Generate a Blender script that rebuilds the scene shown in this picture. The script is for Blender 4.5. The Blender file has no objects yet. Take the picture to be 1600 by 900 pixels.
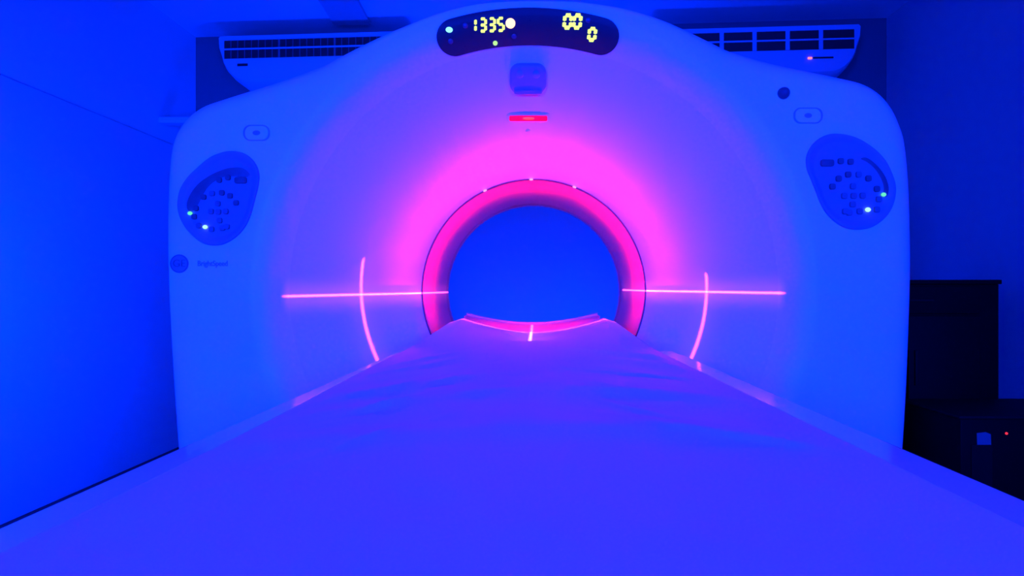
import bpy, bmesh, math, random
from mathutils import Vector, Matrix, noise

random.seed(4)
S = bpy.context.scene
COL = S.collection
AX = 1.05                      # height of the bore axis above the floor
F = 1000.0                     # focal length in pixels of the 1600x900 frame
CX, CY = 834.0, 455.0          # where the bore axis meets the picture

# ------------------------------------------------------------------ camera
cam = bpy.data.cameras.new('camera')
cam.lens = 36.0 * F / 1600.0
cam.sensor_width = 36.0
cam.shift_x = -(CX - 800.0) / 1600.0
cam.shift_y = (CY - 450.0) / 1600.0
cam.clip_start = 0.02
co = bpy.data.objects.new('camera', cam)
co.location = (0, 0, AX)
co.rotation_euler = (math.pi / 2, 0, 0)
COL.objects.link(co)
S.camera = co

S.view_settings.view_transform = 'Standard'
S.view_settings.look = 'None'
S.view_settings.gamma = 1.0
S.view_settings.exposure = 0.0
S.view_settings.use_curve_mapping = False

# ------------------------------------------------------------------ world, room lights and added fills
w = bpy.data.worlds.new('world')
S.world = w
w.use_nodes = True
w.node_tree.nodes['Background'].inputs[0].default_value = (0.0, 0.03, 1.0, 1)
w.node_tree.nodes['Background'].inputs[1].default_value = 0.02

BLUE = (0.0, 0.0205, 1.0)
CEIL = AX + 1.75

def area(name, loc, target, size, power, color=BLUE, spread=math.pi, size_y=None):
    l = bpy.data.lights.new(name, 'AREA')
    l.energy = power
    l.color = color
    l.size = size
    if size_y:
        l.shape = 'RECTANGLE'
        l.size_y = size_y
    l.spread = spread
    o = bpy.data.objects.new(name, l)
    o.location = loc
    d = Vector(target) - Vector(loc)
    o.rotation_euler = d.to_track_quat('-Z', 'Y').to_euler()
    COL.objects.link(o)
    return o

# unseen blue floods at the foot end and rear; wall and ceiling fills are added
area('blue_flood_right', (1.2, -1.9, AX + 0.45), (0.45, 1.757, AX + 0.0), 0.5, 74, spread=math.radians(84))
area('blue_flood_left', (-1.2, -1.9, AX + 0.45), (-0.45, 1.757, AX + 0.0), 0.5, 82, spread=math.radians(84))
area('added_wall_fill', (-1.02, 1.08, AX - 0.05), (-2.33, 2.5, AX + 0.0), 0.25, 54, spread=math.radians(80))  # added out of frame to brighten the left wall
area('added_ceiling_fill', (-1.25, 3.1, 0.3), (-1.35, 3.8, CEIL), 0.3, 8, spread=math.radians(90))  # added uplight hidden behind the gantry, brightens the left ceiling
area('blue_flood_rear', (0.1, 3.1, 0.35), (0.0, 4.3, 0.95), 0.9, 112, size_y=0.4, spread=math.radians(120))

RED = (1.0, 0.0, 0.02)

def masked_lamp(name, loc, m, n, half, power, sigma, broad=0.0, bsigma=0.05, color=(1.0, 0.06, 0.25), cone=None):
    """a laser line projector: light leaves only in a thin fan.
    m: direction of the middle of the fan, n: normal of its plane, half: half opening angle"""
    l = bpy.data.lights.new(name, 'SPOT')
    l.energy = power
    l.color = color
    l.shadow_soft_size = 0.0
    l.spot_size = min(math.pi, cone or (2 * half + 0.2))
    l.spot_blend = 0.0
    l.use_nodes = True
    nt = l.node_tree
    N, L = nt.nodes, nt.links
    em = N['Emission']
    geo = N.new('ShaderNodeNewGeometry')
    def dot(v):
        d = N.new('ShaderNodeVectorMath'); d.operation = 'DOT_PRODUCT'
        L.new(geo.outputs['Incoming'], d.inputs[0]); d.inputs[1].default_value = v
        return d.outputs['Value']
    def mt(op, a, b=None, c=None):
        k = N.new('ShaderNodeMath'); k.operation = op
        for i, x in enumerate((a, b, c)):
            if x is None: continue
            if isinstance(x, (int, float)): k.inputs[i].default_value = x
            else: L.new(x, k.inputs[i])
        return k.outputs[0]
    dn = dot(n)
    sq = mt('MULTIPLY', dn, dn)
    line = mt('EXPONENT', mt('MULTIPLY', sq, -1.0 / (sigma * sigma)))
    if broad:
        b = mt('EXPONENT', mt('MULTIPLY', sq, -1.0 / (bsigma * bsigma)))
        line = mt('ADD', line, mt('MULTIPLY', b, broad))
    cm = mt('ABSOLUTE', dot(m))
    edge = N.new('ShaderNodeMapRange'); edge.interpolation_type = 'SMOOTHSTEP'
    L.new(cm, edge.inputs['Value'])
    edge.inputs['From Min'].default_value = math.cos(half)
    edge.inputs['From Max'].default_value = math.cos(half - 0.015)
    L.new(mt('MULTIPLY', line, edge.outputs[0]), em.inputs['Strength'])
    o = bpy.data.objects.new(name, l)
    o.location = loc
    o.rotation_euler = Vector(m).to_track_quat('-Z', 'Y').to_euler()
    COL.objects.link(o)
    return o

def fan(name, Lp, A, B, power, sigma, **kw):
    Lp, A, B = Vector(Lp), Vector(A), Vector(B)
    a = (A - Lp).normalized(); b = (B - Lp).normalized()
    n = a.cross(b).normalized()
    return masked_lamp(name, Lp, (a + b).normalized(), n, 0.5 * a.angle(b), power, sigma, **kw)

# transverse and sagittal lines leave the slot above the bore, the coronal lines its two sides
SLOT = (-0.010, 1.925, AX + 0.512)
fan('transverse_laser', SLOT, (-0.534, 1.932, AX + 0.087), (0.534, 1.932, AX + 0.048), 260, 0.0030,
    broad=0.02, bsigma=0.03, color=(1, 0.07, 0.45))
fan('sagittal_laser', SLOT, (-0.0095, 1.60, AX - 0.132), (-0.006, 2.36, AX - 0.12), 120, 0.0050,
    broad=0.03, bsigma=0.08, color=(1, 0.25, 0.45))
fan('coronal_laser', (0.50, 1.86, AX + 0.012), (-0.705, 1.79, AX - 0.0145), (-0.34, 2.62, AX - 0.004), 700, 0.0023,
    broad=0.035, bsigma=0.03, color=(1, 0.07, 0.45))
fan('coronal_laser', (-0.50, 1.86, AX + 0.012), (0.705, 1.79, AX - 0.0055), (0.36, 2.55, AX + 0.005), 700, 0.0023,
    broad=0.035, bsigma=0.03, color=(1, 0.07, 0.45))

def glow(loc, d, power, cone=172, blend=0.5, up=None):
    """added unseen red spot standing in for laser scatter; up dims light below it"""
    l = bpy.data.lights.new('added_red_glow', 'SPOT')
    l.energy = power
    l.color = RED
    l.shadow_soft_size = 0.0
    l.spot_size = math.radians(cone); l.spot_blend = blend
    if up is not None:
        l.use_nodes = True
        nt = l.node_tree; N, L = nt.nodes, nt.links
        geo = N.new('ShaderNodeNewGeometry'); sp = N.new('ShaderNodeSeparateXYZ')
        L.new(geo.outputs['Incoming'], sp.inputs[0])
        mr = N.new('ShaderNodeMapRange'); mr.interpolation_type = 'SMOOTHSTEP'
        L.new(sp.outputs['Z'], mr.inputs['Value'])
        mr.inputs['From Min'].default_value = -0.06
        mr.inputs['From Max'].default_value = 0.04
        mr.inputs['To Min'].default_value = up
        mr.inputs['To Max'].default_value = 1.0
        L.new(mr.outputs[0], N['Emission'].inputs['Strength'])
    o = bpy.data.objects.new('added_red_glow', l)
    o.location = loc
    o.rotation_euler = Vector(d).to_track_quat('-Z', 'Y').to_euler()
    COL.objects.link(o)

for k in range(-6, 7):
    t_ = math.radians(90 + 14.5 * k)
    glow((0.365 * math.cos(t_), 1.945, AX + 0.365 * math.sin(t_)), (math.cos(t_), 0.8, math.sin(t_)),
         0.195 + 0.21 * math.exp(-(k / 2.6) ** 2), up=0.12 if abs(k) == 6 else None)
for a_ in (90, 45, 135, 5, 175):
    t_ = math.radians(a_)
    glow((0.22 * math.cos(t_), 2.18, AX + 0.22 * math.sin(t_)), (math.cos(t_), -0.15, math.sin(t_)), 3.8, cone=165, blend=1.0)
glow((0.0, 2.14, AX + 0.10), (0, 0.18, -1), 7.5, cone=100, blend=0.5)  # added inside the bore to redden the cradle end
glow((0.42, 1.80, AX + 0.03), (-0.12, -1, -0.20), 6.5, cone=42, blend=0.8)  # this and the next are added to redden the table rails
glow((-0.42, 1.80, AX + 0.03), (0.12, -1, -0.20), 4.0, cone=42, blend=0.8)
masked_lamp('added_sheet_wash', (0.0, 1.90, AX + 0.49), Vector((0, -0.86, -0.51)), Vector((1, 0, 0)), 0.75, 3.6, 0.15, color=RED, cone=1.7)  # added red wash tinting the middle of the sheet

# ------------------------------------------------------------------ materials
MATS = {}
def mat(name, color, rough=0.5, metallic=0.0, emit=None, strength=0.0, coat=0.0, bump=0.0, bscale=60.0, spec=0.5, vary=0.0):
    if name in MATS: return MATS[name]
    m = bpy.data.materials.new(name); m.use_nodes = True
    nt = m.node_tree; b = nt.nodes['Principled BSDF']
    b.inputs['Base Color'].default_value = (*color, 1)
    b.inputs['Roughness'].default_value = rough
    b.inputs['Metallic'].default_value = metallic
    b.inputs['Specular IOR Level'].default_value = spec
    b.inputs['Coat Weight'].default_value = coat
    b.inputs['Coat Roughness'].default_value = 0.08
    tc = nt.nodes.new('ShaderNodeTexCoord')
    nz = nt.nodes.new('ShaderNodeTexNoise'); nz.inputs['Scale'].default_value = bscale
    nz.inputs['Detail'].default_value = 4
    nt.links.new(tc.outputs['Object'], nz.inputs['Vector'])
    if vary:
        mx = nt.nodes.new('ShaderNodeMix'); mx.data_type = 'RGBA'
        mx.inputs['A'].default_value = (*[c * (1 - vary) for c in color], 1)
        mx.inputs['B'].default_value = (*[min(1, c * (1 + vary)) for c in color], 1)
        nt.links.new(nz.outputs['Fac'], mx.inputs['Factor'])
        nt.links.new(mx.outputs['Result'], b.inputs['Base Color'])
    if bump:
        bp = nt.nodes.new('ShaderNodeBump'); bp.inputs['Strength'].default_value = bump
        bp.inputs['Distance'].default_value = 0.002
        nt.links.new(nz.outputs['Fac'], bp.inputs['Height'])
        nt.links.new(bp.outputs['Normal'], b.inputs['Normal'])
    if emit:
        b.inputs['Emission Color'].default_value = (*emit, 1)
        b.inputs['Emission Strength'].default_value = strength
    MATS[name] = m
    return m

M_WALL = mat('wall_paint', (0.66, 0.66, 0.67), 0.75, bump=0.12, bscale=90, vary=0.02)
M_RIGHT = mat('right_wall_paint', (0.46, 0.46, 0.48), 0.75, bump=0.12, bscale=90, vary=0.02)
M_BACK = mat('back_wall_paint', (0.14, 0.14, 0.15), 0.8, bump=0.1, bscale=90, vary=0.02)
M_CEIL = mat('ceiling_paint', (0.72, 0.72, 0.72), 0.85, bump=0.1, bscale=70)
M_FLOOR = mat('vinyl_floor', (0.30, 0.31, 0.33), 0.45, vary=0.12, bscale=30)
M_BASE = mat('baseboard_vinyl', (0.06, 0.06, 0.07), 0.5, vary=0.1)
M_SHELL = mat('gantry_plastic', (0.82, 0.82, 0.81), 0.42, spec=0.4, vary=0.01, bscale=8)
M_FUNNEL = mat('funnel_plastic', (0.78, 0.78, 0.78), 0.5, spec=0.3, vary=0.01, bscale=8)
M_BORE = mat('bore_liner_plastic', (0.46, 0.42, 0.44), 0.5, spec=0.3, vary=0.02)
M_SEAM = mat('seam_rubber', (0.10, 0.05, 0.07), 0.5, vary=0.1)
M_DISP = mat('display_glass', (0.010, 0.012, 0.03), 0.25, coat=0.3, vary=0.1)
M_TRIM = mat('panel_trim_plastic', (0.30, 0.30, 0.33), 0.45, vary=0.03)
M_PANEL = mat('control_panel_plastic', (0.22, 0.22, 0.26), 0.5, vary=0.03)
M_KEY = mat('key_rubber', (0.07, 0.07, 0.10), 0.6, vary=0.1)
M_KEY2 = mat('key_rubber_pale', (0.13, 0.13, 0.17), 0.6, vary=0.1)
M_DARK2 = mat('panel_badge_dark', (0.09, 0.09, 0.12), 0.5, vary=0.1)
M_BLOCK = mat('intercom_plastic', (0.26, 0.25, 0.28), 0.45, vary=0.03)
M_LOGO = mat('logo_print', (0.24, 0.24, 0.30), 0.5, vary=0.02)
M_TABLE = mat('table_plastic', (0.85, 0.85, 0.85), 0.10, spec=0.8, coat=0.5, vary=0.01)
M_CRADLE = mat('cradle_laminate', (0.52, 0.44, 0.48), 0.3, vary=0.05)
M_SHEET = mat('cotton_sheet', (0.74, 0.74, 0.75), 0.9, spec=0.1, bump=0.25, bscale=420, vary=0.02)
M_AC = mat('ac_plastic', (0.62, 0.62, 0.63), 0.5, vary=0.02)
M_AC2 = mat('duct_paint', (0.42, 0.42, 0.43), 0.6, vary=0.02)
M_DARK = mat('grille_black', (0.012, 0.012, 0.016), 0.6, vary=0.2)
M_FIN = mat('ac_fin', (0.16, 0.16, 0.18), 0.6, vary=0.1)
M_CAB = mat('black_laminate', (0.0025, 0.0025, 0.003), 0.6, spec=0.12, vary=0.3)
M_CAB2 = mat('charcoal_laminate', (0.007, 0.007, 0.008), 0.6, spec=0.15, vary=0.2)
M_PAPER = mat('paper_label', (0.2, 0.2, 0.2), 0.7, vary=0.03)
M_DIGIT = mat('led_yellow_green', (0.02, 0.02, 0.02), 0.9, spec=0.1, emit=(0.72, 1.0, 0.16), strength=1.6, vary=0.02)
M_LEDR = mat('led_warm_white', (0.02, 0.02, 0.02), 0.9, spec=0.1, emit=(1.0, 0.55, 0.30), strength=2.5, vary=0.02)
M_LEDC = mat('led_cyan', (0.02, 0.02, 0.02), 0.9, spec=0.1, emit=(0.25, 1.0, 0.95), strength=1.6, vary=0.02)
M_LEDG = mat('led_green', (0.02, 0.02, 0.02), 0.9, spec=0.1, emit=(0.12, 0.75, 0.45), strength=1.2, vary=0.02)
M_LEDW = mat('led_pale', (0.02, 0.02, 0.02), 0.9, spec=0.1, emit=(0.42, 0.9, 0.75), strength=1.2, vary=0.02)
M_LEDY = mat('led_green_yellow', (0.02, 0.02, 0.02), 0.9, spec=0.1, emit=(0.5, 0.85, 0.25), strength=1.1, vary=0.02)
M_LEDRED = mat('led_red', (0.02, 0.02, 0.02), 0.9, spec=0.1, emit=(1.0, 0.03, 0.05), strength=1.3, vary=0.02)
M_LEDSALM = mat('led_salmon', (0.02, 0.02, 0.02), 0.9, spec=0.1, emit=(1.0, 0.22, 0.35), strength=1.3, vary=0.02)
M_SLOT = mat('laser_window_glass', (0.3, 0.01, 0.03), 0.3, emit=(1.0, 0.0, 0.03), strength=0.9, vary=0.02)
M_SLOTH = mat('laser_source_glow', (0.3, 0.02, 0.03), 0.3, emit=(1.0, 0.06, 0.02), strength=1.2, vary=0.02)
M_LASERDOT = mat('laser_aperture_glow', (0.3, 0.1, 0.2), 0.3, emit=(1.0, 0.35, 0.55), strength=1.4, vary=0.02)
M_OFFLED = mat('led_off', (0.05, 0.05, 0.12), 0.4, vary=0.05)

# ------------------------------------------------------------------ helpers
def origin(o):
    v = Vector((0, 0, 0))
    while o is not None:
        v += o.location; o = o.parent
    return v

def mesh(name, verts, faces, m, parent=None, smooth=False, auto=None):
    """verts in world space; the object sits at its parent's origin (top-level: at its own base)"""
    verts = [Vector(v) for v in verts]
    if parent is not None:
        off = origin(parent)
    else:
        lo = [min(v[i] for v in verts) for i in range(3)]; hi = [max(v[i] for v in verts) for i in range(3)]
        off = Vector(((lo[0] + hi[0]) / 2, (lo[1] + hi[1]) / 2, lo[2]))
    me = bpy.data.meshes.new(name)
    me.from_pydata([v - off for v in verts], [], faces)
    me.update()
    bm = bmesh.new(); bm.from_mesh(me)
    bmesh.ops.remove_doubles(bm, verts=bm.verts, dist=1e-6)
    bmesh.ops.recalc_face_normals(bm, faces=bm.faces)
    if auto is not None:
        for f in bm.faces: f.smooth = True
        for e in bm.edges:
            if len(e.link_faces) == 2 and e.calc_face_angle(0) > auto: e.smooth = False
    elif smooth:
        for f in bm.faces: f.smooth = True
    bm.to_mesh(me); bm.free()
    me.materials.append(m)
    o = bpy.data.objects.new(name, me)
    COL.objects.link(o)
    if parent is not None: o.parent = parent
    else: o.location = off
    return o

def empty(name, loc, label, cat, group=None):
    o = bpy.data.objects.new(name, None)
    o.location = loc; o.empty_display_size = 0.1
    COL.objects.link(o)
    o['label'] = label; o['category'] = cat
    if group: o['group'] = group
    return o

def boxdata(x0, x1, y0, y1, z0, z1, rot=0.0, piv=(0, 0), bev=0.0):
    bm = bmesh.new()
    bmesh.ops.create_cube(bm, size=1)
    for v in bm.verts:
        v.co = Vector(((x0 + x1) / 2 + v.co.x * (x1 - x0), (y0 + y1) / 2 + v.co.y * (y1 - y0), (z0 + z1) / 2 + v.co.z * (z1 - z0)))
    if bev:
        bmesh.ops.bevel(bm, geom=list(bm.edges), offset=bev, segments=3, profile=0.5, affect='EDGES')
    if rot:
        M = Matrix.Translation((piv[0], piv[1], 0)) @ Matrix.Rotation(rot, 4, 'Z') @ Matrix.Translation((-piv[0], -piv[1], 0))
        bm.transform(M)
    bm.verts.index_update()
    vs = [v.co.copy() for v in bm.verts]; fs = [[v.index for v in f.verts] for f in bm.faces]
    bm.free()
    return vs, fs

def merge(*parts):
    V, Fc = [], []
    for vs, fs in parts:
        n = len(V); V += list(vs); Fc += [[i + n for i in f] for f in fs]
    return V, Fc

def box(name, x0, x1, y0, y1, z0, z1, m, parent=None, bev=0.0, rot=0.0, piv=(0, 0)):
    vs, fs = boxdata(x0, x1, y0, y1, z0, z1, rot, piv, bev)
    return mesh(name, vs, fs, m, parent, auto=math.radians(35) if bev else None)

def struct(o):
    o['kind'] = 'structure'
    return o

def loft(rings, cap0=False, cap1=False, closed=True):
    n = len(rings[0]); V = [p for r in rings for p in r]; Fc = []
    for i in range(len(rings) - 1):
        for j in range(n if closed else n - 1):
            k = (j + 1) % n
            Fc.append([i * n + j, i * n + k, (i + 1) * n + k, (i + 1) * n + j])
    if cap0: Fc.append(list(range(n))[::-1])
    if cap1: Fc.append([(len(rings) - 1) * n + j for j in range(n)])
    return V, Fc

def spline(pts, per=6):
    """closed Catmull-Rom through 2D points"""
    out = []; n = len(pts)
    for i in range(n):
        p0, p1, p2, p3 = (Vector(pts[(i + k - 1) % n]) for k in range(4))
        for s in range(per):
            t = s / per
            out.append(0.5 * ((2 * p1) + (p2 - p0) * t + (2 * p0 - 5 * p1 + 4 * p2 - p3) * t * t + (3 * p1 - p0 - 3 * p2 + p3) * t ** 3))
    return out

def rrect(cx, cz, wd, h, r, seg=6):
    pts = []
    for (sx, sz, a0) in ((1, 1, 0), (-1, 1, 90), (-1, -1, 180), (1, -1, 270)):
        for k in range(seg + 1):
            a = math.radians(a0 + 90 * k / seg)
            pts.append(Vector((cx + sx * (wd / 2 - r) + r * math.cos(a), cz + sz * (h / 2 - r) + r * math.sin(a))))
    return pts

def scaled(pts, s, c=None):
    c = c or sum((Vector(p) for p in pts), Vector((0, 0))) / len(pts)
    return [c + (Vector(p) - c) * s for p in pts]

# ------------------------------------------------------------------ room shell
XL, XR = -2.33, 2.26
YBL, YBR = 4.42, 4.10        # the back wall stands slightly askew
YF = -2.2
T = 0.12
def back_y(x): return YBL + (YBR - YBL) * (x - XL) / (XR - XL)
def quadbox(name, pts, z0, z1, m, parent=None):
    n = len(pts)
    V = [(p[0], p[1], z0) for p in pts] + [(p[0], p[1], z1) for p in pts]
    Fc = [list(range(n))[::-1], list(range(n, 2 * n))] + [[i, (i + 1) % n, (i + 1) % n + n, i + n] for i in range(n)]
    return mesh(name, V, Fc, m, parent)

room = [(XL - T, YF - T), (XR + T, YF - T), (XR + T, YBR + T), (XL - T, YBL + T)]
struct(quadbox('floor', room, -0.10, 0.0, M_FLOOR))
struct(quadbox('ceiling', room, CEIL, CEIL + 0.10, M_CEIL))
struct(quadbox('wall_left', [(XL - T, YF), (XL, YF), (XL, YBL), (XL - T, YBL + .01)], 0, CEIL, M_WALL))
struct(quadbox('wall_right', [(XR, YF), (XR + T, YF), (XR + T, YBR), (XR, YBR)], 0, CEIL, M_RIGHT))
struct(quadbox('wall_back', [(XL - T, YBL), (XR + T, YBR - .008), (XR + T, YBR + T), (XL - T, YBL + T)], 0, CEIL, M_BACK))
struct(quadbox('wall_front', [(XL - T, YF - T), (XR + T, YF - T), (XR + T, YF), (XL - T, YF)], 0, CEIL, M_WALL))
struct(box('baseboard_left', XL, XL + 0.012, YF, YBL - 0.02, 0.0, 0.035, M_BASE, bev=0.003))
struct(box('baseboard_right', XR - 0.012, XR, YF, YBR - 0.02, 0.0, 0.05, M_BASE, bev=0.003))
# the lower part of the left wall carries a thicker lining that ends in a fine ledge
struct(box('trim_1', XL, XL + 0.018, YF, YBL - 0.03, 0.035, AX + 0.94, M_WALL, bev=0.004))

# ------------------------------------------------------------------ gantry
Y0 = Y0G = 1.757
PROF = [(0.360, 2.045), (0.400, 2.018), (0.450, 1.984), (0.500, 1.949), (0.550, 1.912), (0.600, 1.875), (0.640, 1.846),
        (0.670, 1.824), (0.690, 1.808), (0.705, 1.794), (0.720, 1.780), (0.735, 1.769), (0.750, 1.761), (0.765, 1.756),
        (0.775, 1.7545), (0.785, 1.755), (0.795, 1.757)]
def prof(r):
    if r >= 0.795: return Y0
    if r <= 0.36: return 2.045 + (0.36 - r) * 3
    for (a, ya), (b, yb) in zip(PROF, PROF[1:]):
        if r <= b: return ya + (yb - ya) * (r - a) / (b - a)
def onsurf(px, py, off=0.0):
    """point of the gantry front that the picture shows at px, py"""
    dx, dz = (px - CX) / F, (CY - py) / F
    rho = math.hypot(dx, dz); lo, hi = 1.5, 2.3
    for _ in range(50):
        mid = (lo + hi) / 2
        if mid < prof(mid * rho): lo = mid
        else: hi = mid
    y = lo; r = y * rho; e = 0.004
    s = (prof(r + e) - prof(r - e)) / (2 * e)
    er = Vector((dx, 0, dz)) / max(rho, 1e-6)
    n = (Vector((0, -1, 0)) + er * s).normalized()
    return Vector((dx * y, y, AX + dz * y)) + n * off, n

ct = empty('ct_scanner', (0, 2.3, 0), 'large white CT scanner with round bore glowing pink under blue light', 'scanner')

outline_px = [(834, -1), (780, 1), (730, 7), (680, 20), (640, 35), (600, 50), (540, 74), (480, 98), (420, 119), (370, 135), (330, 148),
              (305, 157), (286, 169), (271, 184), (260, 202), (253, 222), (249, 250), (246, 300), (245, 380), (247, 460),
              (251, 540), (256, 620), (262, 700), (270, 800), (280, 900), (290, 1050),
              (834, 1052),
              (1404, 1050), (1412, 900), (1420, 800), (1428, 700), (1434, 600), (1438, 500), (1440, 420), (1439, 340), (1436, 270),
              (1430, 215), (1422, 188), (1411, 164), (1396, 144), (1379, 130), (1358, 120), (1330, 113), (1280, 102),
              (1220, 89), (1160, 72), (1100, 49), (1040, 25), (985, 10), (940, 4), (890, 0)]
OUT = [Vector(((x - CX) * Y0 / F, (CY - y) * Y0 / F)) for x, y in outline_px]
OUT = spline([tuple(p) for p in OUT[:26]] + [tuple(OUT[26])] + [tuple(p) for p in OUT[27:]], 5)
def ray_outline(a):
    d = Vector((math.cos(a), math.sin(a))); best = None
    for p, q in zip(OUT, OUT[1:] + OUT[:1]):
        e = q - p; den = d.x * e.y - d.y * e.x
        if abs(den) < 1e-9: continue
        t = (p.x * e.y - p.y * e.x) / den; u = (p.x * d.y - p.y * d.x) / den
        if t > 0 and -1e-6 <= u <= 1 + 1e-6: best = t if best is None else max(best, t)
    return best
NT = 720
TH = [2 * math.pi * i / NT for i in range(NT)]
RO = [ray_outline(a) for a in TH]
YB = 2.86
def ring(rad, y): return [Vector((rad[i] * math.cos(TH[i]), y, AX + rad[i] * math.sin(TH[i]))) for i in range(NT)]
bev = [min(0.075, max(RO[i] - 0.797, 0.010)) for i in range(NT)]
rings = []
rings.append(ring([0.47] * NT, YB))
rings.append(ring([r * 0.93 for r in RO], YB))
rings.append(ring([r * 0.955 for r in RO], YB - 0.03))
rings.append(ring([r * 0.965 for r in RO], YB - 0.09))
for yy in (2.45, 2.1): rings.append(ring([r * (0.965 + 0.035 * (2.77 - yy) / 0.9) for r in RO], yy))
for k in range(0, 9):
    a = math.pi / 2 * k / 8
    rings.append([Vector(((RO[i] - bev[i] * (1 - math.cos(a))) * math.cos(TH[i]), Y0 + bev[i] * (1 - math.sin(a)),
                          AX + (RO[i] - bev[i] * (1 - math.cos(a))) * math.sin(TH[i]))) for i in range(NT)])
rings.append(ring([0.795] * NT, Y0))
for r, y in reversed(PROF[8:-1]): rings.append(ring([r] * NT, y))
V, Fc = loft(rings)
mesh('housing', V, Fc, M_SHELL, ct, auto=math.radians(40))
# inner funnel
rings = [ring([r] * NT, y) for r, y in reversed(PROF[:9])]
rings.append(ring([0.3585] * NT, 2.052)); rings.append(ring([0.3585] * NT, 2.075))
V, Fc = loft(rings)
mesh('funnel', V, Fc, M_FUNNEL, ct, smooth=True)
# seam between funnel and bore
def torus(rmaj, y, rmin, a0=0, a1=2 * math.pi, n=240, m=8):
    full = abs(a1 - a0 - 2 * math.pi) < 1e-6
    R = []
    for i in range(n if full else n + 1):
        a = a0 + (a1 - a0) * i / n
        R.append([Vector(((rmaj + rmin * math.cos(b)) * math.cos(a), y + rmin * math.sin(b), AX + (rmaj + rmin * math.cos(b)) * math.sin(a)))
                  for b in [2 * math.pi * j / m for j in range(m)]])
    if full: R.append(R[0])
    return loft(R)
V, Fc = torus(0.3575, 2.049, 0.0028)
mesh('seam_ring', V, Fc, M_SEAM, ct, smooth=True)
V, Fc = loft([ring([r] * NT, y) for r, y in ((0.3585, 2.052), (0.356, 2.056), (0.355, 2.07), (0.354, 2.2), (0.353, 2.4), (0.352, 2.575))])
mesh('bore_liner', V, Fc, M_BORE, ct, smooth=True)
V, Fc = loft([ring([r] * NT, y) for r, y in ((0.352, 2.575), (0.3495, 2.58), (0.3495, 2.635), (0.356, 2.65), (0.47, YB))])
mesh('rear_collar', V, Fc, M_TRIM, ct, auto=math.radians(40))
# small bright laser apertures on the seam
for px, py in ((757, 296), (830, 279), (898, 291)):
    a = math.atan2(CY - py, px - CX)
    c = Vector((0.3565 * math.cos(a), 2.044, AX + 0.3565 * math.sin(a)))
    bm = bmesh.new(); bmesh.ops.create_uvsphere(bm, u_segments=12, v_segments=8, radius=0.0042)
    bm.transform(Matrix.Translation(c) @ Matrix.Rotation(-a, 4, 'Y') @ Matrix.Diagonal((0.7, 0.8, 1.5, 1)))
    bm.verts.index_update()
    V, Fc = [v.co.copy() for v in bm.verts], [[v.index for v in f.verts] for f in bm.faces]; bm.free()
    o = mesh('laser_aperture', V, Fc, M_LASERDOT, ct, smooth=True)

# plates that follow the curved front
def plate_on_surface(name, pts_px, thick, m, parent, base=-0.002, edge=0.35, sub=None):
    """closed outline in picture pixels laid onto the gantry front, with its own thickness"""
    c = sum((Vector(p) for p in pts_px), Vector((0, 0))) / len(pts_px)
    rings = []
    for s, h in ((1.0, base), (1.0, thick * 0.6), (1.0 - 0.03 * edge * 2, thick)):
        rings.append([onsurf(*(c + (Vector(p) - c) * s), h)[0] for p in pts_px])
    for s in (0.75, 0.5, 0.25, 0.02):
        rings.append([onsurf(*(c + (Vector(p) - c) * s), thick)[0] for p in pts_px])
    V, Fc = loft(rings, cap0=True, cap1=True)
    return mesh(name, V, Fc, m, parent, auto=math.radians(40))

# display panel: a band bent round the top of the ring
def band_px(r0, r1, amax, cx=828, cy=455, n=30, endseg=10, tilt=0.0):
    """outline of a curved band with round ends, returned as (centreline angle, radius) strips"""
    rm, hw = (r0 + r1) / 2, (r1 - r0) / 2
    da = hw / rm
    cols = []
    angs = []
    for k in range(endseg + 1):
        q = math.pi / 2 * k / endseg
        angs.append((-amax - da * math.cos(q), hw * math.sin(q)))
    for k in range(1, n): angs.append((-amax + 2 * amax * k / n, hw))
    for k in range(endseg + 1):
        q = math.pi / 2 * (1 - k / endseg)
        angs.append((amax + da * math.cos(q), hw * math.sin(q)))
    return [(a + tilt, rm, h) for a, h in angs], cx, cy
def band_mesh(name, strips, cx, cy, thick, m, parent, rows=8, shrink=0.0):
    rings_ = []
    V = []; Fc = []
    nr = rows + 1
    top = []
    for a, rm, h in strips:
        h = max(h - shrink, 0.01)
        col = []
        for j in range(nr):
            rr = rm - h + 2 * h * j / rows
            x = cx + rr * math.sin(a); y = cy - rr * math.cos(a)
            col.append(onsurf(x, y, thick)[0])
        lowc = [onsurf(cx + (rm + s * h) * math.sin(a), cy - (rm + s * h) * math.cos(a), -0.003)[0] for s in (-1, 1)]
        V += [lowc[0]] + col + [lowc[1]]
    n = nr + 2
    for i in range(len(strips) - 1):
        for j in range(n - 1):
            Fc.append([i * n + j, i * n + j + 1, (i + 1) * n + j + 1, (i + 1) * n + j])
        Fc.append([i * n + n - 1, i * n, (i + 1) * n, (i + 1) * n + n - 1])
    Fc.append(list(range(n))); Fc.append([(len(strips) - 1) * n + j for j in range(n)][::-1])
    return mesh(name, V, Fc, m, parent, auto=math.radians(40))
st, bcx, bcy = band_px(386, 441.5, 0.281, tilt=-0.008)
st2, _, _ = band_px(382, 445, 0.281, tilt=-0.008)
panel = band_mesh('display_panel', st, bcx, bcy, 0.008, M_DISP, ct)
band_mesh('display_bezel', st2, bcx, bcy, 0.003, M_SHELL, ct)

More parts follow.
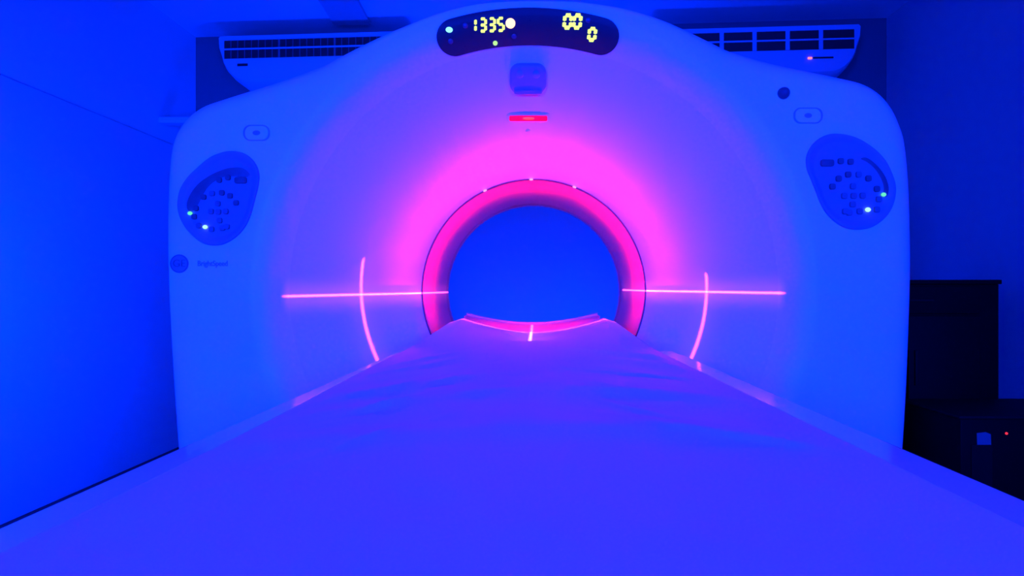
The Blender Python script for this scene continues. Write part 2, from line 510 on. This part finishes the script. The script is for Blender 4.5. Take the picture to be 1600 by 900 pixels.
SEG = {'0': 'abcdef', '1': 'bc', '3': 'abgcd', '5': 'afgcd', '8': 'abcdefg'}
def digit(ch, cx, cy, wd, h, parent, th=4.2, slant=0.06, rot=0.0):
    """seven segment figure; centre and size in picture pixels"""
    V, Fc = [], []
    hw, hh = wd / 2, h / 2
    segs = {'a': (-hw, -hh, hw, -hh), 'g': (-hw, 0, hw, 0), 'd': (-hw, hh, hw, hh),
            'f': (-hw, -hh, -hw, 0), 'b': (hw, -hh, hw, 0), 'e': (-hw, 0, -hw, hh), 'c': (hw, 0, hw, hh)}
    for s in SEG[ch]:
        x0, y0, x1, y1 = segs[s]
        d = Vector((x1 - x0, y1 - y0)).normalized(); n = Vector((-d.y, d.x)) * th / 2
        e = d * 0.6
        P = [Vector((x0, y0)) + e, Vector((x0, y0)) + e + n + d, Vector((x1, y1)) - e + n - d, Vector((x1, y1)) - e, Vector((x1, y1)) - e - n - d, Vector((x0, y0)) + e - n + d]
        base = len(V)
        for off in (0.0085, 0.0105):
            for p in P:
                q = Vector((p.x - slant * p.y, p.y))
                q = Vector((q.x * math.cos(rot) - q.y * math.sin(rot), q.x * math.sin(rot) + q.y * math.cos(rot)))
                V.append(onsurf(cx + q.x, cy + q.y, off)[0])
        k = len(P)
        Fc += [[base + i for i in range(k)][::-1], [base + k + i for i in range(k)]]
        Fc += [[base + i, base + (i + 1) % k, base + k + (i + 1) % k, base + k + i] for i in range(k)]
    o = mesh('lit_digit', V, Fc, M_DIGIT, parent)
    return o
for ch, x, y, wd in (('1', 741, 39.5, 4), ('3', 754.5, 38.8, 8.5), ('3', 768.5, 38.2, 8.5), ('5', 782.5, 37.6, 8.5)):
    digit(ch, x, y, wd, 17.5, panel, rot=-0.04)
for x in (887, 902): digit('0', x, 33.5 + (x - 887) * 0.02, 10, 17.5, panel, th=5.6, rot=0.03)
digit('0', 925.5, 52.5, 9.5, 16.5, panel, th=5.4, rot=0.05)

def dot_on(name, px, py, rpx, m, parent, thick=0.004, sx=1.0, base=-0.002, zoff=0.0):
    P, n = onsurf(px, py, zoff)
    r = rpx * P.y / F
    q = n.to_track_quat('Z', 'Y').to_matrix().to_4x4()
    bm = bmesh.new(); bmesh.ops.create_uvsphere(bm, u_segments=20, v_segments=12, radius=1.0)
    bm.transform(Matrix.Translation(P) @ q @ Matrix.Diagonal((r * sx, r, thick, 1)))
    bm.verts.index_update()
    V, Fc = [v.co.copy() for v in bm.verts], [[v.index for v in f.verts] for f in bm.faces]; bm.free()
    return mesh(name, V, Fc, m, parent, smooth=True)
o = dot_on('indicator_light', 797.5, 36, 7.6, M_LEDR, panel, 0.006, zoff=0.009); o['label'] = 'bright warm white indicator beside the digits'
o = dot_on('indicator_light', 702, 47, 4.2, M_LEDC, panel, 0.005, sx=1.3, zoff=0.009); o['label'] = 'cyan indicator at the left end'
o = dot_on('indicator_light', 773.5, 65.5, 3.8, M_LEDY, panel, 0.004, zoff=0.009); o['label'] = 'small yellow green indicator below the digits'
for x, y in ((727, 40.5), (703.5, 63.5), (803, 55), (919, 32)):
    dot_on('indicator_light', x, y, 4.2, M_OFFLED, panel, 0.003, zoff=0.009)

# intercom block
ic = rrect(825, 121.5, 57, 46, 15)
c0 = Vector((825, 121.5))
def block(name, pts, levels, m, parent):
    c = sum((Vector(p) for p in pts), Vector((0, 0))) / len(pts)
    rings = [[onsurf(*(c + (Vector(p) - c) * s), h)[0] for p in pts] for s, h in levels]
    V, Fc = loft(rings, cap0=True, cap1=True)
    return mesh(name, V, Fc, m, parent, auto=math.radians(50))
blk = block('intercom_block', ic, ((1.0, -0.003), (1.0, 0.012), (0.985, 0.017), (0.94, 0.020), (0.86, 0.021), (0.02, 0.021)), M_BLOCK, ct)
for x in (812, 838):
    dot_on('lens', x, 113, 6.0, M_TRIM, blk, 0.003, zoff=0.021)
block('base_strip', rrect(825, 140, 44, 6, 2.6), ((1.0, 0.01), (1.0, 0.0225), (0.9, 0.024), (0.02, 0.024)), M_PANEL, blk)

# laser window with its red glow
lw = rrect(825.5, 184.5, 68, 15, 6)
block('laser_window', lw, ((1.0, -0.002), (1.0, 0.001), (0.97, 0.0015), (0.02, 0.0015)), M_FUNNEL, ct)
wn = bpy.data.objects['laser_window']
block('window_glass', rrect(825.5, 184.5, 60, 9, 2.5), ((1.0, 0.001), (1.0, 0.0025), (0.98, 0.003), (0.02, 0.003)), M_SLOT, wn)
dot_on('laser_source', 826, 184.5, 2.4, M_SLOTH, wn, 0.002, sx=4.0, zoff=0.003)
dot_on('screw_cap', 825, 204.5, 2.6, M_FUNNEL, ct, 0.004, sx=1.5)

# control panels in egg shaped bezels
def fr(px, py, y=None):
    y = y or Y0
    return Vector(((px - CX) * Y0 / F, 0, AX + (CY - py) * Y0 / F)) + Vector((0, y, 0))
def flat_loft(name, pts, levels, m, parent, auto=40, c=None, cap0=True, cap1=True):
    c = c or sum((Vector(p) for p in pts), Vector((0, 0))) / len(pts)
    R = [[fr(*(c + (Vector(p) - c) * s), Y0 - h) for p in pts] for s, h in levels]
    V, Fc = loft(R, cap0=cap0, cap1=cap1)
    return mesh(name, V, Fc, m, parent, auto=math.radians(auto))
def control_panel(egg, inner_c, crescent, big, keys, faint, leds, label):
    egg = spline(egg, 4)
    p = flat_loft('control_panel', egg, ((1.0, -0.003), (1.0, 0.003), (0.985, 0.006), (0.95, 0.0065), (0.90, 0.0045), (0.84, 0.0015), (0.80, 0.001), (0.02, 0.001)), M_PANEL, ct)
    p['label'] = label
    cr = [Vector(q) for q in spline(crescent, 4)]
    flat_loft('dark_arc', cr, ((1.0, 0.0005), (1.0, 0.0022), (0.97, 0.0026)), M_DARK2, p)  # raised darker crescent inside the keypad egg
    def key(x, y, wd, h, m=M_KEY):
        flat_loft('button', rrect(x, y, wd, h, min(wd, h) * 0.32, 4), ((1.0, 0.0005), (1.0, 0.0045), (0.9, 0.0058), (0.02, 0.006)), m, p)
    key(*big)
    for x, y, s in keys: key(x, y, s, s)
    for x, y, s in faint: key(x, y, s, s, M_KEY2)
    for x, y, r, m in leds:
        dot_on('indicator_light', x, y, r, m, p, 0.004, sx=1.25, zoff=0.0055)
lf = lambda L, ox, oy, s: [(ox + a / s, oy + b / s) for a, b in L]
eggL = lf([(540, 35), (640, 60), (720, 130), (762, 230), (755, 340), (722, 470), (690, 590), (640, 700), (560, 790), (460, 850), (370, 865), (280, 850),
           (190, 790), (110, 700), (60, 600), (45, 500), (65, 380), (130, 270), (220, 180), (330, 90), (440, 45)], 270, 230, 5.626)
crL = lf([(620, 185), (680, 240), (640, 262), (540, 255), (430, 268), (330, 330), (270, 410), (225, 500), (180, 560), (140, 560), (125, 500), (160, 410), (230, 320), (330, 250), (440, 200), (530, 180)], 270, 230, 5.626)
kk = lambda L, ox, oy, s, r: [(ox + a / s, oy + b / s, r) for a, b in L]
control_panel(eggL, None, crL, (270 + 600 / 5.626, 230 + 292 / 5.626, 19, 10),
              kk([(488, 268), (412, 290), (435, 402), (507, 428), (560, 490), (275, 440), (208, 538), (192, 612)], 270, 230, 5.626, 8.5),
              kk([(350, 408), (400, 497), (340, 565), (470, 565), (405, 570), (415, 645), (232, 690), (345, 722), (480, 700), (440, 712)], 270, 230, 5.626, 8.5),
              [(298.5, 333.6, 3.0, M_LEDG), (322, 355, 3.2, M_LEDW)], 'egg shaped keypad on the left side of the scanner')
eggR = lf([(330, 50), (430, 70), (520, 110), (620, 180), (700, 265), (755, 370), (788, 480), (780, 590), (740, 690), (670, 770), (580, 825), (480, 842),
           (380, 830), (290, 780), (210, 700), (160, 610), (130, 530), (90, 430), (55, 340), (50, 240), (90, 150), (160, 85), (240, 52)], 1250, 200, 5.29)
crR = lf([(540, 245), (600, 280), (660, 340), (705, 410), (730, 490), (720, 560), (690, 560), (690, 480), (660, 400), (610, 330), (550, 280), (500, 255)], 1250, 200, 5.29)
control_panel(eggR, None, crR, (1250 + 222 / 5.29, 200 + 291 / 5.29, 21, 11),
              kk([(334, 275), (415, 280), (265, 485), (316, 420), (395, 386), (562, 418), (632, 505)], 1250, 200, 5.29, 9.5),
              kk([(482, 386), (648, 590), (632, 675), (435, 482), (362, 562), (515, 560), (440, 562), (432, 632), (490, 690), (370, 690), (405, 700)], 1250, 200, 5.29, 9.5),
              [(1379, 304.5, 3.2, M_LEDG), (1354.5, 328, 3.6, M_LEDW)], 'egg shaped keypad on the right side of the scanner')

# oval buttons with a sunken outline
for (x, y, wd) in ((401.5, 208, 42), (1262, 181, 46)):
    a = rrect(x, y, wd, 25, 11)
    q = flat_loft('oval_button', a, ((1.0, -0.002), (1.0, 0.0022), (0.96, 0.003), (0.90, 0.003), (0.88, 0.0012), (0.84, 0.0012), (0.82, 0.003), (0.02, 0.0034)), M_SHELL, ct)
    R = [[fr(*(Vector((x, y)) + (Vector(p) - Vector((x, y))) * s), Y0 - h) for p in a] for s, h in ((0.99, 0.0008), (0.99, 0.0036), (0.885, 0.0038), (0.885, 0.0008))]
    R.append(R[0]); V, Fc = loft(R)
    mesh('outline_ring', V, Fc, M_TRIM, q, auto=math.radians(40))
    dot_on('symbol', x, y, 3.8, M_LOGO, q, 0.0012, sx=1.6, zoff=0.0034)
# round dark knob
dot_on('round_knob', 1224, 146, 9.5, M_KEY, ct, 0.022)

# badge and lettering
def text_mesh(name, s, size, loc, m, parent, ext=0.0008, sx=1.0, bold=0.0):
    cu = bpy.data.curves.new(name, 'FONT'); cu.body = s; cu.size = size; cu.align_x = 'CENTER'; cu.align_y = 'CENTER'
    cu.extrude = ext; cu.offset = bold
    t = bpy.data.objects.new(name + '_curve', cu); COL.objects.link(t)
    bpy.context.view_layer.update()
    me = bpy.data.meshes.new_from_object(t.evaluated_get(bpy.context.evaluated_depsgraph_get()))
    COL.objects.unlink(t); bpy.data.objects.remove(t)
    me.transform(Matrix.Translation(loc - origin(parent)) @ Matrix.Rotation(math.pi / 2, 4, 'X') @ Matrix.Diagonal((sx, 1, 1, 1)))
    me.materials.clear(); me.materials.append(m)
    o = bpy.data.objects.new(name, me); COL.objects.link(o); o.parent = parent
    return o
circ = [(280.5 + 14.5 * math.cos(t), 412 + 14.5 * math.sin(t)) for t in [2 * math.pi * k / 40 for k in range(40)]]
bd = flat_loft('badge', circ, ((1.0, -0.001), (1.0, 0.0014), (0.97, 0.0018), (0.02, 0.0018)), M_LOGO, ct)
R = [[fr(280.5 + 14.5 * s * math.cos(t), 412 + 14.5 * s * math.sin(t), Y0 - h) for t in [2 * math.pi * k / 40 for k in range(40)]]
     for s, h in ((0.97, 0.0012), (0.97, 0.0026), (0.86, 0.0026), (0.86, 0.0012))]
R.append(R[0]); V, Fc = loft(R); mesh('badge_ring', V, Fc, M_DARK2, bd)
text_mesh('monogram', 'GE', 0.029, fr(280.5, 412, Y0 - 0.0025), M_DARK2, bd)
text_mesh('lettering', 'BrightSpeed', 0.021, fr(332.5, 412, Y0 - 0.001), M_LOGO, ct, sx=0.82, bold=0.0003)

# ------------------------------------------------------------------ patient table
ZT = AX - 0.132
tb = empty('patient_table', (0.006, 0.1, 0), 'long white patient table with glossy side rails running into the bore', 'table')
def xz_loft(name, sections, m, parent, auto=35):
    """sections: list of (y, [(x,z)...])"""
    V, Fc = loft([[Vector((x, y, z)) for x, z in pts] for y, pts in sections], cap0=True, cap1=True)
    return mesh(name, V, Fc, m, parent, auto=math.radians(auto))
def body_sec(hw, top, h, r=0.006):
    pts = []
    for sx, sz, a0 in ((1, 1, 0), (-1, 1, 90), (-1, -1, 180), (1, -1, 270)):
        rr = r if sz > 0 else 0.05
        for k in range(5):
            a = math.radians(a0 + 90 * k / 4)
            pts.append((0.006 + sx * (hw - rr) + rr * math.cos(a), top - h / 2 + sz * (h / 2 - rr) + rr * math.sin(a)))
    return pts
secs = []
for y, sc_ in ((-1.25, 0.9), (-1.24, 0.97), (-1.20, 1.0), (1.30, 1.0), (1.385, 0.985), (1.41, 0.95), (1.415, 0.90)):
    secs.append((y, body_sec(0.305 * sc_, ZT + 0.001 - (1 - sc_) * 0.02, 0.15)))
xz_loft('table_body', secs, M_TABLE, tb)
for sx in (-1, 1):
    x = 0.006 + sx * 0.3065
    box('side_trim', x - 0.004, x + 0.004, -1.15, 1.30, ZT - 0.085, ZT - 0.055, M_TRIM, tb, bev=0.002)
box('column', -0.20, 0.21, -0.75, 0.95, 0.10, ZT - 0.15, M_SHELL, tb, bev=0.04)
box('base', -0.28, 0.29, -0.95, 1.20, 0.0, 0.12, M_SHELL, tb, bev=0.03)

def smooth(a, b, x):
    t = min(1, max(0, (x - a) / (b - a))); return t * t * (3 - 2 * t)
def lie(x, y):
    """height of the lying surface: flat on the body, hollow over the cradle towards the bore"""
    t = smooth(1.36, 2.04, y)
    u = abs(x) / 0.215
    hollow = 0.045 * min(u, 1.0) ** 1.7 if u <= 1 else 0.045 - 0.55 * (u - 1) ** 1.2 * 0.15
    return -0.1315 + t * hollow
# cradle: thin hollow plank that carries on past the sheet
Ytip = 2.40
secs = []
for i in range(60):
    y = -1.15 + (Ytip + 1.15) * i / 59
    e = smooth(2.2, Ytip, y)
    hwid = 0.215 + 0.030 * smooth(2.0, 2.35, y)
    rise = 0.012 * smooth(2.0, 2.40, y)
    up, dn = [], []
    for k in range(25):
        u = -1 + 2 * k / 24
        x = u * hwid
        t = smooth(1.36, 2.04, y)
        z = -0.1315 - 0.004 + t * 0.042 * abs(u) ** 1.7 + rise * (1 - 0.6 * abs(u))
        up.append((x - 0.006 * t, AX + z)); dn.append((x * 0.97 - 0.006 * t, AX + z - 0.018 - 0.012 * (1 - u * u)))
    secs.append((y, up + dn[::-1]))
xz_loft('cradle', [s for s in secs if s[0] > 1.30], M_CRADLE, tb, auto=50)
# padded lip on the end of the cradle
R = []
for k in range(31):
    u = -1 + 2 * k / 30
    x = u * 0.245 - 0.006
    z = -0.1355 + 0.042 * abs(u) ** 1.7 + 0.012 * (1 - 0.6 * abs(u)) + 0.002
    R.append([Vector((x, Ytip + 0.006 * math.cos(b), AX + z + 0.006 * math.sin(b))) for b in [2 * math.pi * j / 10 for j in range(10)]])
V, Fc = loft(R, cap0=True, cap1=True)
mesh('end_lip', V, Fc, M_CRADLE, tb, smooth=True)

# ------------------------------------------------------------------ sheet
NX, NY = 150, 420
FOLDS = []
rf = random.Random(11)
for k in range(13):
    FOLDS.append((rf.uniform(0.10, 0.24), 0.55 + 0.065 * k + rf.uniform(-0.02, 0.02), rf.uniform(-66, -40), rf.uniform(0.10, 0.22), rf.uniform(0.006, 0.012), rf.uniform(0.5, 1.0)))
    FOLDS.append((-rf.uniform(0.10, 0.25), 0.55 + 0.065 * k + rf.uniform(-0.02, 0.02), rf.uniform(38, 66), rf.uniform(0.10, 0.22), rf.uniform(0.005, 0.010), rf.uniform(0.4, 0.9)))
def fold(x, y):
    z = 0.0
    # creases pulled from the sides towards the middle of the table
    for cxx, cyy, ang, ln, wd, am in ((0.17, 1.25, -62, .28, .022, 2.6), (0.20, 1.05, -55, .30, .03, 2.4), (0.16, 0.92, -48, .26, .03, -2.0), (0.14, 0.78, -35, .3, .03, 1.8),
                                 (-0.19, 1.22, 64, .26, .014, 1.8), (-0.18, 1.08, 55, .28, .016, 1.9), (-0.17, 0.95, 48, .28, .018, -1.6), (-0.16, .84, 44, .3, .02, 1.8), (-0.13, .72, 34, .3, .02, 1.3),
                                 (0.02, 0.80, 5, .35, .035, 1.0), (-0.02, 0.6, 85, .4, .03, 0.9), (0.1, .6, -20, .3, .04, 1.2),
                                 (0.22, 1.35, -66, .2, .012, 1.8), (-0.1, 0.55, 10, .3, .03, 1.0), *FOLDS):
        a = math.radians(ang); d = Vector((x - cxx, y - cyy))
        p = d.x * math.cos(a) + d.y * math.sin(a); q = -d.x * math.sin(a) + d.y * math.cos(a)
        q += 0.02 * math.sin(p * 9 + cxx * 20)
        z += am * 0.0030 * math.exp(-(p / ln) ** 2 * 2.2) * math.exp(-(q / wd) ** 2)
    z += 0.0012 * noise.noise(Vector((x * 7, y * 3.5, 0.3))) + 0.0005 * noise.noise(Vector((x * 20 + y * 8, y * 16, 2.0)))
    return z
def sheet_edges(y):
    l = -0.262 - 0.018 * smooth(0.5, 1.3, y); r = 0.267
    t = smooth(1.5, 1.95, y)
    return l + 0.022 * t, r - 0.018 * t
rows = []
for j in range(NY + 1):
    y = -1.18 + (1.965 + 1.18) * j / NY
    l, r = sheet_edges(y)
    row = []
    for i in range(NX + 1):
        x = l + (r - l) * i / NX
        yy = y + (0.012 * math.sin(x * 14) + 0.012 * smooth(0.1, 0.25, x)) * smooth(1.6, 1.945, y)
        ed = smooth(0, 0.05, min(x - l, r - x))
        z = AX - 0.0030 * (1 - ed) + max(lie(x, yy), -0.1315 if yy < 1.36 else -1) + 0.006 + ed * max(fold(x, yy), -0.0018)
        row.append(Vector((x, yy, z)))
    rows.append(row)
under = [[v - Vector((0, 0, 0.0012)) for v in row] for row in rows]
V = [v for row in rows for v in row]; n0 = len(V); V += [v for row in under for v in row]
W_ = NX + 1; Fc = []
for j in range(NY):
    for i in range(NX):
        a = j * W_ + i
        Fc.append([a, a + 1, a + W_ + 1, a + W_]); Fc.append([n0 + a, n0 + a + W_, n0 + a + W_ + 1, n0 + a + 1])
bd_ = [i for i in range(W_)] + [j * W_ + NX for j in range(1, NY + 1)] + [NY * W_ + i for i in range(NX - 1, -1, -1)] + [j * W_ for j in range(NY - 1, 0, -1)]
for a, b in zip(bd_, bd_[1:] + bd_[:1]): Fc.append([a, n0 + a, n0 + b, b])
sh = mesh('bed_sheet', V, Fc, M_SHEET, smooth=True)
sh['label'] = 'wrinkled white bed sheet spread over the patient table'; sh['category'] = 'sheet'

# ------------------------------------------------------------------ air conditioners
YAW = math.atan2(YBR - YBL, XR - XL)
def air_con(xa, xb, label, kind):
    xm = (xa + xb) / 2
    depth = 0.27
    yb = back_y(xm)
    e = empty('air_conditioner', (xm, yb - depth / 2 - 0.02, AX + 1.33), label, 'air conditioner', 'air conditioners high on the back wall')
    hw = (xb - xa) / 2; ctz = AX + (1.635 if xm < 0 else 1.598); h = 0.285
    front, back = yb - depth - 0.02, yb - 0.03
    # outline of the front: square top corners, wide round bottom corners
    def outl(sc_=1.0, drop=1.0):
        pts = [(hw * sc_, ctz - 0.01), (hw * sc_ - 0.01, ctz), (-hw * sc_ + 0.01, ctz), (-hw * sc_, ctz - 0.01), (-hw * sc_ + 0.004, ctz - 0.07)]
        bot = ctz - h * drop
        for k in range(1, 9):
            a = math.pi / 2 * k / 8
            pts.append((-hw * sc_ + 0.02 + 0.16 * (1 - math.cos(a)), ctz - 0.09 - (h * drop - 0.09) * math.sin(a)))
        for k in range(8, 0, -1):
            a = math.pi / 2 * k / 8
            pts.append((hw * sc_ - 0.02 - 0.16 * (1 - math.cos(a)), ctz - 0.09 - (h * drop - 0.09) * math.sin(a)))
        pts.append((hw * sc_ - 0.004, ctz - 0.07))
        return pts
    Rm = Matrix.Translation((xm, yb, 0)) @ Matrix.Rotation(YAW, 4, 'Z')
    def P(x, y, z): return Rm @ Vector((x, y - yb, z))
    lv = ((back, 1.0, 1.12), (front + 0.06, 1.0, 1.06), (front + 0.012, 1.0, 1.0), (front, 0.988, 0.97))
    V, Fc = loft([[P(x, y, z) for x, z in outl(s, d)] for y, s, d in lv], cap0=True, cap1=True)
    mesh('casing', V, Fc, M_AC, e, auto=math.radians(40))
    # recessed looking dark air outlet framed on the front
    g0, g1 = -hw + 0.045, hw - 0.045
    zt, zb = ctz - 0.030, ctz - 0.145
    def pbox(name, x0, x1, z0, z1, y0, y1, m, par=e, bevel=0.0):
        vs, fs = boxdata(x0, x1, y0 - yb, y1 - yb, z0, z1, bev=bevel)
        return mesh(name, [Rm @ v for v in vs], fs, m, par, auto=math.radians(35) if bevel else None)
    gr = pbox('outlet', g0, g1, zb, zt, front - 0.003, front + 0.002, M_DARK)
    pbox('louver', g0, g1, (zt + zb) / 2 - 0.004, (zt + zb) / 2 + 0.005, front - 0.012, front, M_AC, gr, 0.002)
    parts = []
    if kind == 'fine':
        n = 26
        for k in range(1, n):
            x = g0 + (g1 - g0) * k / n
            big_ = k % 8 == 0
            vs, fs = boxdata(x - (0.006 if big_ else 0.0018), x + (0.006 if big_ else 0.0018), front - 0.006 - yb, front - yb, zb, zt)
            parts.append(([Rm @ v for v in vs], fs))
    else:
        for x in [g1 - k * 0.195 for k in range(1, 6)]:
            vs, fs = boxdata(x - 0.012, x + 0.012, front - 0.008 - yb, front - yb, zb, zt)
            mesh('vane', [Rm @ v for v in vs], fs, M_AC, gr)
    if kind == 'fine':
        for vs, fs in parts: mesh('vane', vs, fs, M_FIN, gr)
    return e, P, front, ctz, hw, pbox
eL, P, fL, ctz, hw, pb = air_con(-2.01, -0.74, 'white air conditioner on the back wall, upper left of the scanner', 'fine')
pb('receiver_window', -hw + 0.13, -hw + 0.20, ctz - 0.195, ctz - 0.178, fL - 0.003, fL + 0.004, M_DARK, bevel=0.002)
eR, P, fR, ctz, hw, pb = air_con(0.72, 1.985, 'white air conditioner on the back wall, upper right of the scanner', 'wide')
pb('receiver_window', hw - 0.285, hw - 0.165, ctz - 0.200, ctz - 0.190, fR - 0.003, fR + 0.004, M_DARK, bevel=0.002)
vs, fs = boxdata(hw - 0.315, hw - 0.29, 0, 0.01, 0, 0.012, bev=0.003)
mesh('indicator_light', [P(v.x, v.y + fR - 0.006, v.z + ctz - 0.202) for v in vs], fs, M_LEDSALM, eR)

# flat duct across the ceiling to the left air conditioner
d = quadbox('ceiling_duct', [(-1.235, 2.9), (-1.02, 2.9), (-1.06, 4.16), (-1.30, 4.17)], CEIL - 0.02, CEIL, M_AC2)
d['label'] = 'flat dark duct on the ceiling above the left air conditioner'; d['category'] = 'duct'

# small bracket on the left wall behind the scanner
wb = box('wall_bracket', XL, XL + 0.24, 3.97, 4.06, AX + 1.045, AX + 1.082, M_AC, bev=0.004)
wb['label'] = 'small pale bracket on the left wall behind the scanner'; wb['category'] = 'bracket'

# ------------------------------------------------------------------ cabinets at the right
cb = empty('storage_cabinet', (1.77, 3.17, 0), 'tall black cabinet standing right of the scanner by the wall', 'cabinet')
zc = AX + 0.052
piv = (2.12, 2.9)
box('body', 1.38, 2.12, 2.92, 3.42, 0.03, zc - 0.02, M_CAB, cb, bev=0.003, rot=YAW, piv=piv)
box('top_panel', 1.37, 2.125, 2.905, 3.43, zc - 0.02, zc, M_CAB, cb, bev=0.003, rot=YAW, piv=piv)
box('plinth', 1.40, 2.10, 2.94, 3.40, 0.0, 0.03, M_CAB, cb, rot=YAW, piv=piv)
dr = box('drawer', 1.39, 2.03, 2.902, 2.92, zc - 0.155, zc - 0.03, M_CAB, cb, bev=0.003, rot=YAW, piv=piv)
box('handle', 1.60, 1.82, 2.888, 2.902, zc - 0.10, zc - 0.088, M_CAB2, dr, bev=0.002, rot=YAW, piv=piv)
for x0, x1 in ((1.39, 1.705), (1.715, 2.03)):
    dd = box('door', x0, x1, 2.902, 2.92, 0.04, zc - 0.165, M_CAB, cb, bev=0.003, rot=YAW, piv=piv)
    xh = x1 - 0.03 if x0 < 1.5 else x0 + 0.03
    box('handle', xh - 0.006, xh + 0.006, 2.888, 2.902, 0.62, 0.78, M_CAB2, dd, bev=0.002, rot=YAW, piv=piv)

ub = empty('power_unit', (1.93, 2.64, 0), 'low black power unit with red light and pale sticker', 'power unit')
zu = AX - 0.49
box('casing', 1.64, 2.20, 2.46, 2.84, 0.03, zu, M_CAB, ub, bev=0.006)
box('lid', 1.63, 2.21, 2.45, 2.85, zu, zu + 0.012, M_CAB2, ub, bev=0.003)
for x in (1.69, 2.15):
    for y in (2.51, 2.79):
        box('foot', x - 0.025, x + 0.025, y - 0.025, y + 0.025, 0.0, 0.031, M_CAB2, ub, bev=0.004)
def fp(px, py, y): return ((px - CX) * y / F, AX + (CY - py) * y / F)
x, z = fp(1537.5, 686, 2.456)
pts = [(-0.024, -0.026), (0.030, -0.030), (0.028, 0.018), (0.008, 0.026), (-0.026, 0.022)]
V, Fc = loft([[Vector((x + a, yy, z + b)) for a, b in pts] for yy in (2.4605, 2.4585)], cap0=True, cap1=True)
mesh('sticker', V, Fc, M_PAPER, ub)
x, z = fp(1573.5, 677.5, 2.456)
bm = bmesh.new(); bmesh.ops.create_uvsphere(bm, u_segments=14, v_segments=8, radius=0.005); bm.transform(Matrix.Translation((x, 2.459, z))); bm.verts.index_update()
V, Fc = [v.co.copy() for v in bm.verts], [[v.index for v in f.verts] for f in bm.faces]; bm.free()
mesh('indicator_light', V, Fc, M_LEDRED, ub, smooth=True)
box('vent_strip', 1.68, 1.76, 2.456, 2.461, zu - 0.30, zu - 0.10, M_CAB2, ub)
